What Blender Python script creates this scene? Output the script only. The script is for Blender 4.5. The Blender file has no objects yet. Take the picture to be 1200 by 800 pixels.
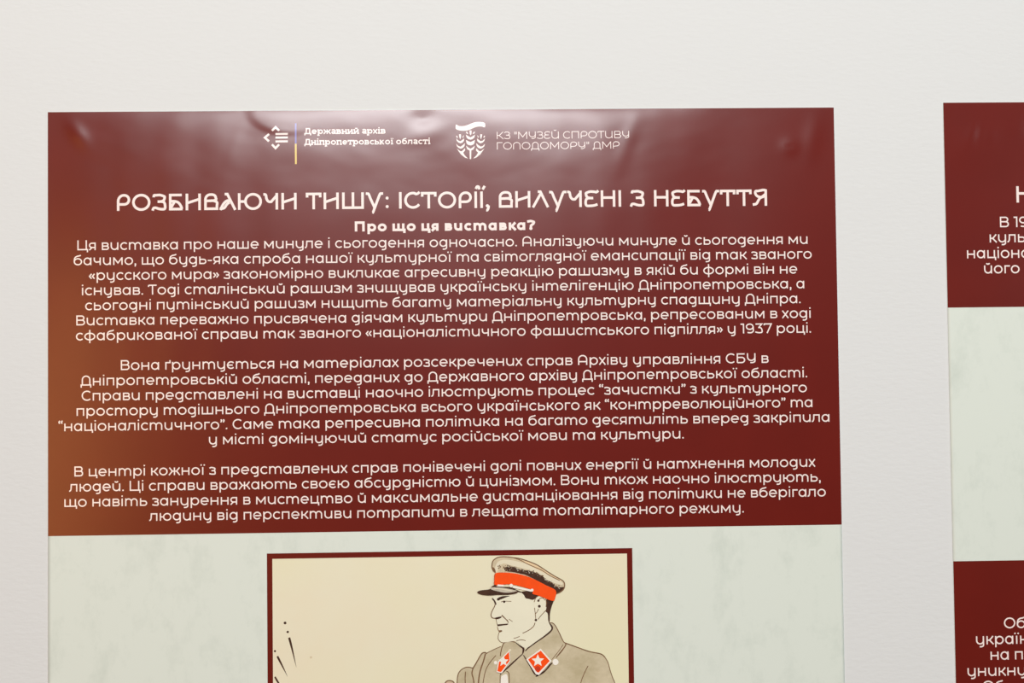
import bpy, math, random
from mathutils import Matrix, Vector, noise
from mathutils.geometry import tessellate_polygon

SC = bpy.context.scene
COL = SC.collection
random.seed(7)

# ------------------------------------------------------------------ camera
TOP = 1.757                       # height of the posters' top edge above the floor (m)
cam = bpy.data.objects.new('camera', bpy.data.cameras.new('camera'))
COL.objects.link(cam)
cam.data.sensor_width = 36.0
cam.data.lens = 36.0 * 1500.08 / 1200.0
cam.data.clip_start = 0.05
_r = Vector((0.9995962, -0.0259821, -0.0115023))
_u = Vector((0.0107006, -0.0307860, 0.9994687))
_b = Vector((-0.0263224, -0.9991882, -0.0304955))
M = Matrix((_r, _u, _b)).transposed().to_4x4()
M.translation = Vector((0.3243576, -0.973039 - 0.001, TOP - 0.2073393))
cam.matrix_world = M
SC.camera = cam

# ------------------------------------------------------------------ light
SC.view_settings.view_transform = 'Standard'
SC.view_settings.look = 'None'
SC.view_settings.gamma = 1.0
SC.view_settings.use_curve_mapping = False
SC.view_settings.exposure = -0.22

world = bpy.data.worlds.new('room_light')
SC.world = world
world.use_nodes = True
world.node_tree.nodes['Background'].inputs[0].default_value = (0.95, 0.93, 0.95, 1)
world.node_tree.nodes['Background'].inputs[1].default_value = 0.06

def area_light(name, loc, target, sx, sy, power, color):
    l = bpy.data.lights.new(name, 'AREA')
    l.shape = 'RECTANGLE'; l.size = sx; l.size_y = sy
    l.energy = power; l.color = color
    o = bpy.data.objects.new(name, l)
    COL.objects.link(o)
    o.location = loc
    o.rotation_euler = (Vector(target) - Vector(loc)).to_track_quat('-Z', 'Y').to_euler()
    return o

area_light('ceiling_panel_light', (0.19, -2.4, 2.60), (0.35, 0, 1.7), 1.0, 0.45, 56, (0.97, 1.0, 1.02))
area_light('upper_fill_light', (0.6, -2.0, 3.2), (0.45, 0, 1.5), 1.6, 1.0, 18, (0.95, 1.0, 1.01))  # soft overhead fill added for diffuse light, no window stands here
area_light('side_fill_light', (3.1, -2.5, 2.0), (0.5, 0, 1.5), 1.2, 1.4, 25, (0.95, 1.0, 1.03))  # unseen fill added far right to even out the wall's brightness
area_light('warm_side_lamp', (-0.98, -2.5, 1.36), (0.0, 0, 1.45), 0.45, 1.0, 13.5, (1.0, 0.46, 0.13))

# ------------------------------------------------------------------ materials
def nmat(name):
    m = bpy.data.materials.new(name); m.use_nodes = True
    nt = m.node_tree
    return m, nt, nt.nodes['Principled BSDF']

def flat(name, col, rough=0.4, spec=0.5, var=0.05, scale=60.0):
    """printed ink: base colour with a faint procedural variation"""
    m, nt, b = nmat(name)
    tc = nt.nodes.new('ShaderNodeTexCoord')
    n = nt.nodes.new('ShaderNodeTexNoise'); n.inputs['Scale'].default_value = scale
    n.inputs['Detail'].default_value = 4
    r = nt.nodes.new('ShaderNodeMapRange')
    r.inputs['From Min'].default_value = 0.3; r.inputs['From Max'].default_value = 0.7
    r.inputs['To Min'].default_value = 1 - var; r.inputs['To Max'].default_value = 1 + var
    mx = nt.nodes.new('ShaderNodeVectorMath'); mx.operation = 'SCALE'
    mx.inputs[0].default_value = col
    nt.links.new(tc.outputs['Object'], n.inputs['Vector'])
    nt.links.new(n.outputs['Fac'], r.inputs['Value'])
    nt.links.new(r.outputs['Result'], mx.inputs['Scale'])
    nt.links.new(mx.outputs[0], b.inputs['Base Color'])
    b.inputs['Roughness'].default_value = rough
    b.inputs['Specular IOR Level'].default_value = spec
    return m

def lin(r, g, b):
    f = lambda c: (c / 255 / 12.92) if c <= 10 else (((c / 255) + 0.055) / 1.055) ** 2.4
    return (f(r), f(g), f(b))

def mottled(name, c0, c1, sx, sz, lo, hi, rough, spec, c2=None, scale2=3.0):
    m, nt, b = nmat(name)
    N = nt.nodes.new; K = nt.links.new
    tc = N('ShaderNodeTexCoord'); mp = N('ShaderNodeMapping')
    mp.inputs['Scale'].default_value = (sx, 1, sz)
    K(tc.outputs['Object'], mp.inputs['Vector'])
    n = N('ShaderNodeTexNoise'); n.inputs['Scale'].default_value = 1.0
    n.inputs['Detail'].default_value = 8; n.inputs['Roughness'].default_value = 0.72
    K(mp.outputs[0], n.inputs['Vector'])
    r = N('ShaderNodeMapRange'); r.inputs['From Min'].default_value = lo; r.inputs['From Max'].default_value = hi
    K(n.outputs['Fac'], r.inputs['Value'])
    mx = N('ShaderNodeMix'); mx.data_type = 'RGBA'
    mx.inputs[6].default_value = (*c0, 1); mx.inputs[7].default_value = (*c1, 1)
    K(r.outputs['Result'], mx.inputs[0])
    out = mx.outputs[2]
    if c2:
        n2 = N('ShaderNodeTexNoise'); n2.inputs['Scale'].default_value = scale2; n2.inputs['Detail'].default_value = 2
        K(tc.outputs['Object'], n2.inputs['Vector'])
        r2 = N('ShaderNodeMapRange'); r2.inputs['From Min'].default_value = 0.4; r2.inputs['From Max'].default_value = 0.66
        K(n2.outputs['Fac'], r2.inputs['Value'])
        m2 = N('ShaderNodeMix'); m2.data_type = 'RGBA'
        m2.inputs[7].default_value = (*c2, 1)
        K(out, m2.inputs[6]); K(r2.outputs['Result'], m2.inputs[0]); out = m2.outputs[2]
    K(out, b.inputs['Base Color'])
    b.inputs['Roughness'].default_value = rough
    b.inputs['Specular IOR Level'].default_value = spec
    return m

GL = 0.26                                           # gloss of the laminated print
MAT = {
    'maroon': flat('maroon_print', (0.145, 0.0090, 0.0042), GL, 0.5, 0.04, 25),
    'paper': mottled('pale_green_print', (0.725, 0.765, 0.68), (0.59, 0.64, 0.56), 40, 24, 0.50, 0.82, GL + .14, 0.25),
    'print': flat('white_lettering', (0.95, 0.80, 0.735), GL, 0.5, 0.02),
    'cream': flat('cream_print', (0.79, 0.71, 0.52), GL + .14, 0.25, 0.05, 14),
    'skin': flat('skin_print', (0.83, 0.785, 0.60), GL + .14, 0.25, 0.02),
    'tan': flat('tan_print', (0.64, 0.53, 0.35), GL + .14, 0.25, 0.1, 200),
    'apricot': flat('apricot_print', (0.80, 0.60, 0.36), GL + .14, 0.25, 0.06, 200),
    'grey': flat('grey_print', (0.55, 0.49, 0.38), GL + .14, 0.25, 0.15, 300),
    'khaki': mottled('khaki_print', (0.66, 0.565, 0.39), (0.50, 0.42, 0.26), 45, 60, 0.36, 0.66, GL + .14, 0.25),
    'cuff': flat('cuff_print', (0.62, 0.48, 0.32), GL + .14, 0.25, 0.1, 100),
    'orange': flat('orange_print', (0.97, 0.085, 0.006), GL + .14, 0.25, 0.05, 200),
    'red': flat('red_print', (0.60, 0.045, 0.012), GL + .14, 0.25, 0.05, 200),
    'white': flat('white_print', (0.92, 0.86, 0.76), GL + .14, 0.25, 0.02),
    'ink': flat('dark_brown_ink', (0.065, 0.028, 0.016), GL + .14, 0.25, 0.3, 400),
    'brown': flat('brown_ink', (0.20, 0.105, 0.05), GL + .14, 0.25, 0.2, 400),
    'blue': flat('blue_print', (0.20, 0.16, 0.48), GL, 0.5, 0.02),
    'yellow': flat('yellow_print', (0.90, 0.62, 0.16), GL, 0.5, 0.02),
    'aged': mottled('aged_cream_print', (0.82, 0.77, 0.58), (0.82, 0.735, 0.535), 5, 5, 0.4, 0.65, GL + .14, 0.25, (0.81, 0.76, 0.51), 6.0),
}

def wall_material():
    m, nt, b = nmat('white_plaster')
    N = nt.nodes.new; K = nt.links.new
    b.inputs['Base Color'].default_value = (0.725, 0.725, 0.705, 1)
    b.inputs['Roughness'].default_value = 0.75
    b.inputs['Specular IOR Level'].default_value = 0.25
    tc = N('ShaderNodeTexCoord'); mp = N('ShaderNodeMapping')
    mp.inputs['Scale'].default_value = (130, 130, 330)
    K(tc.outputs['Object'], mp.inputs['Vector'])
    n = N('ShaderNodeTexNoise'); n.inputs['Scale'].default_value = 1.0; n.inputs['Detail'].default_value = 3
    K(mp.outputs[0], n.inputs['Vector'])
    bu = N('ShaderNodeBump'); bu.inputs['Strength'].default_value = 0.2; bu.inputs['Distance'].default_value = 0.0012
    K(n.outputs['Fac'], bu.inputs['Height'])
    n2 = N('ShaderNodeTexNoise'); n2.inputs['Scale'].default_value = 7.0; n2.inputs['Detail'].default_value = 2
    K(tc.outputs['Object'], n2.inputs['Vector'])
    b2 = N('ShaderNodeBump'); b2.inputs['Strength'].default_value = 0.25; b2.inputs['Distance'].default_value = 0.004
    K(n2.outputs['Fac'], b2.inputs['Height']); K(bu.outputs[0], b2.inputs['Normal'])
    K(b2.outputs[0], b.inputs['Normal'])
    return m

# ------------------------------------------------------------------ mesh helpers
def mesh_obj(name, verts, faces, mats, parent=None, fmat=None, smooth=False):
    me = bpy.data.meshes.new(name)
    me.from_pydata(verts, [], faces)
    for m in mats: me.materials.append(m)
    if fmat: me.polygons.foreach_set('material_index', fmat)
    if smooth: me.polygons.foreach_set('use_smooth', [True] * len(faces))
    me.update()
    o = bpy.data.objects.new(name, me)
    COL.objects.link(o)
    if parent: o.parent = parent
    return o

# ------------------------------------------------------------------ setting
def build_wall():
    x0, x1, z0, z1, d = -2.4, 3.4, 0.0, 2.9, 0.12
    v = [(x0, 0, z0), (x1, 0, z0), (x1, 0, z1), (x0, 0, z1), (x0, d, z0), (x1, d, z0), (x1, d, z1), (x0, d, z1)]
    f = [(0, 1, 2, 3), (5, 4, 7, 6), (4, 0, 3, 7), (1, 5, 6, 2), (3, 2, 6, 7), (4, 5, 1, 0)]
    o = mesh_obj('wall_back', v, f, [wall_material()])
    o['kind'] = 'structure'
build_wall()

# ------------------------------------------------------------------ poster surface (millimetres off the wall)
def sstep(a, b, x):
    t = min(1, max(0, (x - a) / (b - a)))
    return t * t * (3 - 2 * t)

def gau(u, v, cu, cv, su, sv, rot=0.0):
    c, s = math.cos(rot), math.sin(rot)
    a, b = u - cu, v - cv
    x, y = c * a + s * b, -s * a + c * b
    return math.exp(-0.5 * ((x / su) ** 2 + (y / sv) ** 2))

def height_main(u, v):
    h = 0.6
    if v > 300: return h
    side = sstep(0, 45, u) * sstep(600, 480, u)
    lift = 0.55 + 0.75 * gau(u, 0, 150, 0, 70, 1e6) + 1.25 * gau(u, 0, 425, 0, 48, 1e6) + 0.15 * gau(u, 0, 330, 0, 40, 1e6) - 0.75 * gau(u, 0, 515, 0, 26, 1e6)
    lift *= 1 + 0.35 * noise.noise((u / 28.0, 3.1, 0.0))
    rise = 0.235 * (1 - math.exp(-v / 6.0)) + 0.30 * (1 - math.exp(-v / 24.0))
    h += 1.55 * lift * side * rise * sstep(300, 60, v)
    top = sstep(120, 15, v)
    h += top * 0.13 * side * noise.noise((u / 34.0, v / 22.0, 5.0))
    h += top * 0.03 * side * noise.noise((u / 13.0, v / 9.0, 9.0))
    h += 0.25 * side * sstep(300, 160, v) * noise.noise((u / 90.0, v / 70.0, 2.0))
    # pushed-in and bulging spots where the sheet is stuck to the wall
    h += 0.48 * gau(u, v, 23, 17, 3.8, 7.5, -0.6)
    h -= 0.60 * gau(u, v, 284, 5, 6.5, 5.0, -0.35)
    h += 0.16 * gau(u, v, 289, 18, 10, 4.5, -0.3)
    h += 0.40 * gau(u, v, 565, 30, 4.6, 4.6) - 0.18 * gau(u, v, 565.5, 30, 1.4, 1.4)
    h += 0.35 * gau(u, v, 583, 24, 5, 12, 0.2)
    # blister at the top edge and the crease beside it
    e = math.hypot((u - 182) / 32.0, v / 19.0)
    h += 0.24 * sstep(1.08, 0.8, e) * sstep(215, 160, u)
    h += 0.12 * gau(u, v, 140, 30, 3.0, 12, 0.35)
    h += 0.20 * gau(u, v, 440, 26, 4.0, 16, 0.35)
    return max(h, 0.35)

def height_side(u, v):
    h = 0.6
    if v > 60: return h
    uu = u
    h += 0.26 * gau(uu, v, 22, 24, 2.6, 6, 0.3) - 0.2 * gau(uu, v, 29, 24, 2.5, 5, 0.3)
    h += 0.18 * gau(uu, v, 37, 25, 3, 4) + 0.22 * gau(uu, v, 58, 20, 4, 6)
    h += 0.5 * (1 - math.exp(-v / 16)) * sstep(60, 30, v) * sstep(0, 20, u)
    return max(h, 0.35)

class Poster:
    """maps sheet millimetres (u right, v down) to the local space of the poster's Empty"""
    def __init__(self, name, u0, v0, w, hgt, hf):
        self.u0, self.v0, self.w, self.hgt, self.hf = u0, v0, w, hgt, hf
        self.root = bpy.data.objects.new(name, None)
        self.root.empty_display_size = 0.1
        COL.objects.link(self.root)
        self.root.location = ((u0 + w / 2) / 1000, 0, TOP - (v0 + hgt) / 1000)
        self.layer = 0
    def P(self, u, v, off):            # u, v are in the sheet's own frame
        return ((u - self.w / 2) / 1000, -(self.hf(u, v) + off) / 1000, (self.hgt - v) / 1000)
    def grid(self, name, us, vs, off, mat, back=None):
        V = [self.P(u, v, off) for v in vs for u in us]
        nu, nv = len(us), len(vs)
        F = [(j * nu + i, (j + 1) * nu + i, (j + 1) * nu + i + 1, j * nu + i + 1) for j in range(nv - 1) for i in range(nu - 1)]
        if back is not None:
            ring = [i for i in range(nu)] + [j * nu + nu - 1 for j in range(1, nv)] + [(nv - 1) * nu + i for i in range(nu - 2, -1, -1)] + [j * nu for j in range(nv - 2, 0, -1)]
            n0 = len(V)
            for r in ring:
                x, y, z = V[r]; V.append((x, y + back / 1000, z))
            k = len(ring)
            for i in range(k):
                F.append((ring[i], ring[(i + 1) % k], n0 + (i + 1) % k, n0 + i))
        return mesh_obj(name, V, F, [mat], self.root, None, True)

def frange(a, b, step):
    n = max(1, round((b - a) / step))
    return [a + (b - a) * i / n for i in range(n + 1)]

class Ink:
    """collects printed shapes for one part; every shape lies on the sheet, following its ripples"""
    def __init__(self, poster, off=0.10, step=3.0):
        self.p, self.off, self.step = poster, off, step
        self.V, self.F, self.M, self.mats = [], [], [], []
    def mi(self, m):
        m = MAT[m]
        if m not in self.mats: self.mats.append(m)
        return self.mats.index(m)
    def nextoff(self):
        self.off += 0.004
        return self.off
    def poly(self, pts, m):
        pts = [tuple(q) for q in pts]
        a = sum(pts[i - 1][0] * pts[i][1] - pts[i][0] * pts[i - 1][1] for i in range(len(pts)))
        o = self.nextoff(); n0 = len(self.V); k = self.mi(m)
        tri = tessellate_polygon([[Vector((q[0], q[1], 0)) for q in pts]])
        self.V += [self.p.P(u, v, o) for u, v in pts]
        for t in tri:
            A, B, C = (pts[i] for i in t)
            s = (B[0] - A[0]) * (C[1] - A[1]) - (B[1] - A[1]) * (C[0] - A[0])
            t = tuple(n0 + i for i in t)
            self.F.append(t if s < 0 else t[::-1]); self.M.append(k)
    def disc(self, c, r, m, n=14):
        self.poly([(c[0] + r * math.cos(2 * math.pi * i / n), c[1] + r * math.sin(2 * math.pi * i / n)) for i in range(n)], m)
    def ribbon(self, pts, w, m, closed=False):
        """w: one width or a width per point; mitred joins, butt ends"""
        # subdivide long runs so the ink follows the sheet
        ws = w if isinstance(w, (list, tuple)) else [w] * len(pts)
        P, W = [], []
        n = len(pts)
        for i in range(n if closed else n - 1):
            a, b = pts[i], pts[(i + 1) % n]
            wa, wb = ws[i], ws[(i + 1) % n]
            d = math.hypot(b[0] - a[0], b[1] - a[1])
            if d < 1e-6: continue
            k = max(1, math.ceil(d / self.step))
            for j in range(k):
                t = j / k
                P.append((a[0] + (b[0] - a[0]) * t, a[1] + (b[1] - a[1]) * t)); W.append(wa + (wb - wa) * t)
        if not closed: P.append(pts[-1]); W.append(ws[-1])
        n = len(P)
        if n < 2: return
        o = self.nextoff(); n0 = len(self.V); k = self.mi(m)
        for i in range(n):
            if closed: a, b, c = P[i - 1], P[i], P[(i + 1) % n]
            else: a, b, c = P[max(i - 1, 0)], P[i], P[min(i + 1, n - 1)]
            d0 = Vector((b[0] - a[0], b[1] - a[1])); d1 = Vector((c[0] - b[0], c[1] - b[1]))
            if d0.length < 1e-9: d0 = d1.copy()
            if d1.length < 1e-9: d1 = d0.copy()
            d0.normalize(); d1.normalize()
            n_0 = Vector((-d0.y, d0.x)); n_1 = Vector((-d1.y, d1.x))
            mt = n_0 + n_1
            if mt.length < 1e-6: mt = n_0.copy()
            mt.normalize()
            l = W[i] / 2 / max(0.38, mt.dot(n_0))
            self.V.append(self.p.P(b[0] + mt.x * l, b[1] + mt.y * l, o))
            self.V.append(self.p.P(b[0] - mt.x * l, b[1] - mt.y * l, o))
        for i in range(n if closed else n - 1):
            a = n0 + 2 * i; b = n0 + 2 * ((i + 1) % n)
            self.F.append((a, b, b + 1, a + 1)); self.M.append(k)
    def build(self, name, parent=None):
        return mesh_obj(name, self.V, self.F, self.mats, parent or self.p.root, self.M, False)

def spline(pts, closed=False, k=5):
    n = len(pts); out = []
    for i in range(n if closed else n - 1):
        if closed: a, b, c, d = pts[i - 1], pts[i], pts[(i + 1) % n], pts[(i + 2) % n]
        else: a, b, c, d = pts[max(i - 1, 0)], pts[i], pts[i + 1], pts[min(i + 2, n - 1)]
        for j in range(k):
            t = j / k
            out.append(tuple(0.5 * (2 * b[q] + (c[q] - a[q]) * t + (2 * a[q] - 5 * b[q] + 4 * c[q] - d[q]) * t * t + (3 * b[q] - a[q] - 3 * c[q] + d[q]) * t ** 3) for q in range(len(b))))
    if not closed: out.append(tuple(pts[-1]))
    return out

# ------------------------------------------------------------------ lettering
# Stroke alphabets on a 1000 unit body: x height 534, capitals 700. A glyph is (ink width, [strokes], left gap, right gap).
XH, CH = 534.0, 700.0
pi = math.pi
def arc(cx, cy, rx, ry, a0, a1, n=None):
    n = n or max(4, int(abs(a1 - a0) / 15))
    return [(cx + rx * math.cos(math.radians(a0 + (a1 - a0) * i / n)), cy + ry * math.sin(math.radians(a0 + (a1 - a0) * i / n))) for i in range(n + 1)]
def ell(cx, cy, rx, ry): return ('c', arc(cx, cy, rx, ry, 0, 360, 28)[:-1])
def bowl(x0, xr, y0, y1):       # D shape from x0, bulging to xr
    r = (y1 - y0) / 2; cx = max(x0, xr - r * 1.05)
    return [(x0, y1)] + arc(cx, (y0 + y1) / 2, xr - cx, r, 90, -90, 10) + [(x0, y0)]
def dot(x, y, r): return ('d', (x, y), r)
def ubowl(x0, x1, ytop, yb):    # u curve: down x0, round, up to x1
    rx = (x1 - x0) / 2; ry = min(rx * 1.0, 250)
    return [(x0, ytop)] + arc((x0 + x1) / 2, yb + ry, rx, ry, 180, 360, 14)
def arch(x0, x1, yb, yt, yb2=None):
    rx = (x1 - x0) / 2; ry = min(rx, 250)
    return [(x0, yb)] + arc((x0 + x1) / 2, yt - ry, rx, ry, 180, 0, 14) + [(x1, yb if yb2 is None else yb2)]

def glyphs(s):
    h = s / 2; X = XH; C = CH; G = {}
    St, Rd, Dg = 78, 46, 16
    ov = 8
    def rnd(w, t=X): return ell(w / 2, t / 2, w / 2 - h, t / 2 + ov - h)
    dr = h * 1.22
    G['о'] = (585, [rnd(585)], Rd, Rd)
    G['а'] = (545, [ell(268, X / 2, 268 - h, X / 2 + ov - h), [(545 - h, 0), (545 - h, X)]], Rd, St)
    hook = lambda w, x0=50: [(w - h, X), (w - h, -40)] + arc((w - h + x0) / 2 + 40, -40, (w - h - x0) / 2 - 40, 154 - h, 0, -115, 12)
    G['д'] = (545, [ell(268, X / 2 + 10, 268 - h, X / 2 - h), hook(545)], Rd, St)
    G['б'] = (580, [ell(290, 250, 290 - h, 258 - h), spline([(h, 230), (h + 8, 400), (h + 55, 540), (h + 150, 612), (290, 645), (400, 662), (490, 705)], k=4)], Rd, Rd)
    G['в'] = (490, [[(h, 0), (h, X)], bowl(h, 465 - h, 275, X - h), bowl(h, 490 - h, h, 275)], St, 40)
    G['г'] = (370, [[(370, X - h), (h, X - h), (h, 0)]], St, 12)
    G['ґ'] = (370, [[(370 - h, X + 125), (370 - h, X - h), (h, X - h), (h, 0)]], St, 12)
    G['е'] = (560, [[(h, 262), (560 - h, 262)] + arc(280, X / 2, 280 - h, X / 2 + ov - h, 3, 318, 22)], Rd, Rd)
    G['є'] = (500, [arc(280, X / 2, 280 - h, X / 2 + ov - h, 42, 318, 22), [(h, 267), (390, 267)]], Rd, 32)
    G['ж'] = (800, [[(400, 0), (400, X)], [(55, X), (255, 280), (545, 280), (745, X)], [(30, 0), (262, 290)], [(770, 0), (538, 290)]], Dg, Dg)
    G['з'] = (450, [spline([(25, 455), (110, 515 - h * .3), (225, X + ov - h), (350, X - h - 28), (400, 400), (350, 300), (250, 278), (160, 278)], k=4), spline([(230, 278), (370, 262), (450 - h, 160), (390, 50), (240, h - ov), (110, h + 5), (15, 85)], k=4)], 28, 44)
    G['и'] = (535, [ubowl(h, 535 - h, X, h - ov), [(535 - h, 0), (535 - h, X)]], St - 6, St)
    brv = lambda cx, y: arc(cx, y + 105, 105, 90, 195, 345, 8)
    G['й'] = (535, G['и'][1] + [brv(268, 605)], St - 6, St)
    G['і'] = (s, [[(h, 0), (h, X)], dot(h, X + 165, dr)], St, St)
    G['ї'] = (s, [[(h, 0), (h, X)], dot(h - 105, X + 150, dr), dot(h + 105, X + 150, dr)], St + 25, St + 25)
    G['к'] = (490, [[(h, 0), (h, X)], [(h, 272), (225, 272)], [(190, 250), (440, X)], [(190, 290), (465, 0)]], St, 5)
    G['л'] = (555, [spline([(0, h - 2), (50, h), (105, h + 60), (130, 220), (142, X - h)], k=4) + [(555 - h, X - h), (555 - h, 0)]], 8, St)
    G['м'] = (650, [[(h, 0), (h, X)], [(650 - h, 0), (650 - h, X)], [(h * .9, X - h * .5), (325, 95 + h), (650 - h * .9, X - h * .5)]], St, St)
    G['н'] = (535, [[(h, 0), (h, X)], [(535 - h, 0), (535 - h, X)], [(h, 272), (535 - h, 272)]], St, St)
    G['п'] = (520, [[(h, 0), (h, X - h), (520 - h, X - h), (520 - h, 0)]], St, St)
    G['р'] = (575, [[(h, -194), (h, X)], ell(575 - 282, X / 2, 282 - h, X / 2 + ov - h)], St, Rd)
    G['с'] = (500, [arc(283, X / 2, 283 - h, X / 2 + ov - h, 44, 316, 22)], Rd, 22)
    G['т'] = (850, [[(h, 0), (h, X)], arch(h, 425, 0, X + ov - h), arch(425, 850 - h, 200, X + ov - h, 0)], St, St - 4)
    G['у'] = (535, [ubowl(h, 535 - h, X, h - ov), hook(535)], St - 6, St)
    G['ф'] = (760, [ell(380, X / 2, 380 - h, X / 2 + ov - h), [(380, -194), (380, 730)]], Rd, Rd)
    G['х'] = (500, [[(45, X), (455, 0)], [(455, X), (45, 0)]], Dg - 8, Dg - 8)
    G['ц'] = (590, [[(h, X), (h, h), (590 - h, h), (590 - h, -135)], [(520 - h, X), (520 - h, h)]], St, 20)
    G['ч'] = (490, [[(h, X), (h, 380)] + arc(h + 160, 380, 160, 170, 180, 275, 8) + [(490 - h, 240)], [(490 - h, 0), (490 - h, X)]], St - 8, St)
    G['ш'] = (790, [[(h, X), (h, h), (790 - h, h), (790 - h, X)], [(395, X), (395, h)]], St, St)
    G['щ'] = (860, [[(h, X), (h, h), (860 - h, h), (860 - h, -135)], [(395, X), (395, h)], [(790 - h, X), (790 - h, h)]], St, 20)
    G['ь'] = (495, [[(h, 0), (h, X)], bowl(h, 495 - h, h, 335)], St, 40)
    G['ю'] = (790, [[(h, 0), (h, X)], [(h, 270), (260, 270)], ell(790 - 285, X / 2, 285 - h, X / 2 + ov - h)], St, Rd)
    G['я'] = (480, [[(480 - h, 0), (480 - h, X)], [(480 - q[0], q[1]) for q in bowl(h, 470 - h, 185, X - h)], [(35, 0), (235, 195)]], 26, St)
    # capitals
    G['О'] = (760, [rnd(760, C)], Rd, Rd)
    G['Ц'] = (740, [[(h, C), (h, h), (740 - h, h), (740 - h, -145)], [(660 - h, C), (660 - h, h)]], St + 8, 20)
    G['А'] = (640, [arch(h, 640 - h, 0, C + ov - h), [(h, 235), (640 - h, 235)]], St, St)
    G['Т'] = (600, [spline([(h, 545), (h + 8, 620), (h + 40, C - h - 6), (130, C - h)], k=4) + [(600, C - h)], [(320, 0), (320, C - h)]], 15, 15)
    G['В'] = (600, [[(h, 0), (h, C)], bowl(h, 565 - h, 365, C - h), bowl(h, 600 - h, h, 365)], St + 8, 40)
    G['С'] = (650, [arc(365, C / 2, 365 - h, C / 2 + ov - h, 46, 314, 24)], Rd, 24)
    G['Д'] = (740, [[(h, -140), (h, h), (740 - h, h), (740 - h, -140)], arch(125, 635, h, C + ov - h)], 20, 24)
    G['Б'] = (590, [[(550, C - h), (h, C - h), (h, h)], bowl(h, 590 - h, h, 410)], St + 8, 40)
    G['У'] = (600, [ubowl(h, 600 - h, C, 190), [(600 - h, C), (600 - h, 150)] + arc(330, 150, 270 - h, 160 - h, 0, -115, 10)], St, St)
    G['П'] = (650, [[(h, 0), (h, C - h), (650 - h, C - h), (650 - h, 0)]], St + 8, St + 8)
    G['Н'] = (660, [[(h, 0), (h, C)], [(660 - h, 0), (660 - h, C)], [(h, 352), (660 - h, 352)]], St + 8, St + 8)
    G['К'] = (600, [[(h, 0), (h, C)], [(h, 350), (220, 350)], [(200, 335), (560, C)], [(200, 365), (585, 0)]], St + 8, 5)
    G['М'] = (780, [[(h, 0), (h, C)], [(780 - h, 0), (780 - h, C)], [(h * .9, C - h * .5), (390, 150 + h), (780 - h * .9, C - h * .5)]], St + 8, St + 8)
    G['З'] = (560, [spline([(35, 610), (140, C - h - 6), (300, C + ov - h), (440, C - h - 40), (490, 525), (440, 405), (310, 368), (190, 368)], k=4), spline([(300, 368), (470, 340), (560 - h, 200), (480, 60), (300, h - ov), (130, h + 15), (20, 100)], k=4)], 28, 44)
    G['Е'] = (560, [[(560 - q[0], q[1]) for q in spline([(35, 610), (140, C - h - 6), (300, C + ov - h), (440, C - h - 40), (490, 525), (440, 405), (310, 368), (150, 368)], k=4)], [(560 - q[0], q[1]) for q in spline([(300, 368), (470, 340), (560 - h, 200), (480, 60), (300, h - ov), (130, h + 15), (20, 100)], k=4)]], 44, 28)
    G['И'] = (640, [ubowl(h, 640 - h, C, h - ov), [(640 - h, 0), (640 - h, C)]], St, St + 8)
    G['Й'] = (640, G['И'][1] + [brv(320, 775)], St, St + 8)
    G['Р'] = (590, [[(h, 0), (h, 450)] + arc(h + 235, 455, 235, C + ov - h - 455, 180, 90, 8) + arc(590 - h - 225, 463, 225, C - h - 463, 90, -90, 10) + [(h, 226)]], St, 36)
    G['Г'] = (500, [[(500, C - h), (h, C - h), (h, 0)]], St + 8, 12)
    G['Л'] = (640, [arch(h, 640 - h, 0, C + ov - h)], St, St)
    # figures and points
    G['1'] = (250, [[(0, C - h), (250 - h, C - h), (250 - h, 0)]], 20, St)
    G['9'] = (570, [ell(275, 470, 275 - h, 232 - h), spline([(545 - h + 10, 480), (570 - h - 8, 330), (520, 160), (410, 60), (270, h), (110, h + 20)], k=4)], 36, 44)
    G['3'] = (540, [[(40, C - h), (480, C - h), (260, 400)], spline([(230, 405), (380, 395), (500 - h, 330), (540 - h, 205), (480, 70), (300, h - ov), (130, h + 20), (20, 95)], k=4)], 24, 40)
    G['7'] = (560, [[(h, 560), (h, C - h), (540, C - h), (235, 0)]], 26, 20)
    G['.'] = (dr * 2, [dot(dr, dr - 4, dr * 1.08)], 50, 50)
    G[','] = (dr * 2, [dot(dr, dr - 4, dr * 1.08), [(dr * 1.45, dr), (dr * .7, -125)]], 50, 50)
    G[':'] = (dr * 2, [dot(dr, dr, dr * 1.08), dot(dr, 440, dr * 1.08)], 60, 60)
    ch = lambda x: [(x + 140, 440), (x, 270), (x + 140, 100)]
    G['«'] = (400, [ch(30), ch(230)], 30, 40)
    G['»'] = (400, [[(400 - a, b) for a, b in ch(30)], [(400 - a, b) for a, b in ch(230)]], 40, 30)
    q6 = lambda x: [dot(x, 570, dr), spline([(x - dr * .5, 570), (x - dr * .35, 650), (x + dr * .7, 730)], k=3)]
    q9 = lambda x: [dot(x, 650, dr), spline([(x + dr * .5, 650), (x + dr * .35, 570), (x - dr * .7, 490)], k=3)]
    G['“'] = (280, q6(60) + q6(225), 36, 30)
    G['”'] = (280, q9(60) + q9(225), 30, 36)
    G['"'] = (250, [[(60, C), (60, 450)], [(200, C), (200, 450)]], 40, 40)
    G['-'] = (280, [[(0, 250), (280, 250)]], 55, 55)
    G['?'] = (520, [spline([(25, 590), (120, C - h - 12), (260, C + ov - h), (410, C - h - 35), (465, 540), (420, 430), (320, 350), (270, 290), (262, 200)], k=4), dot(262, dr, dr * 1.1)], 20, 30)
    return G

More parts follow.
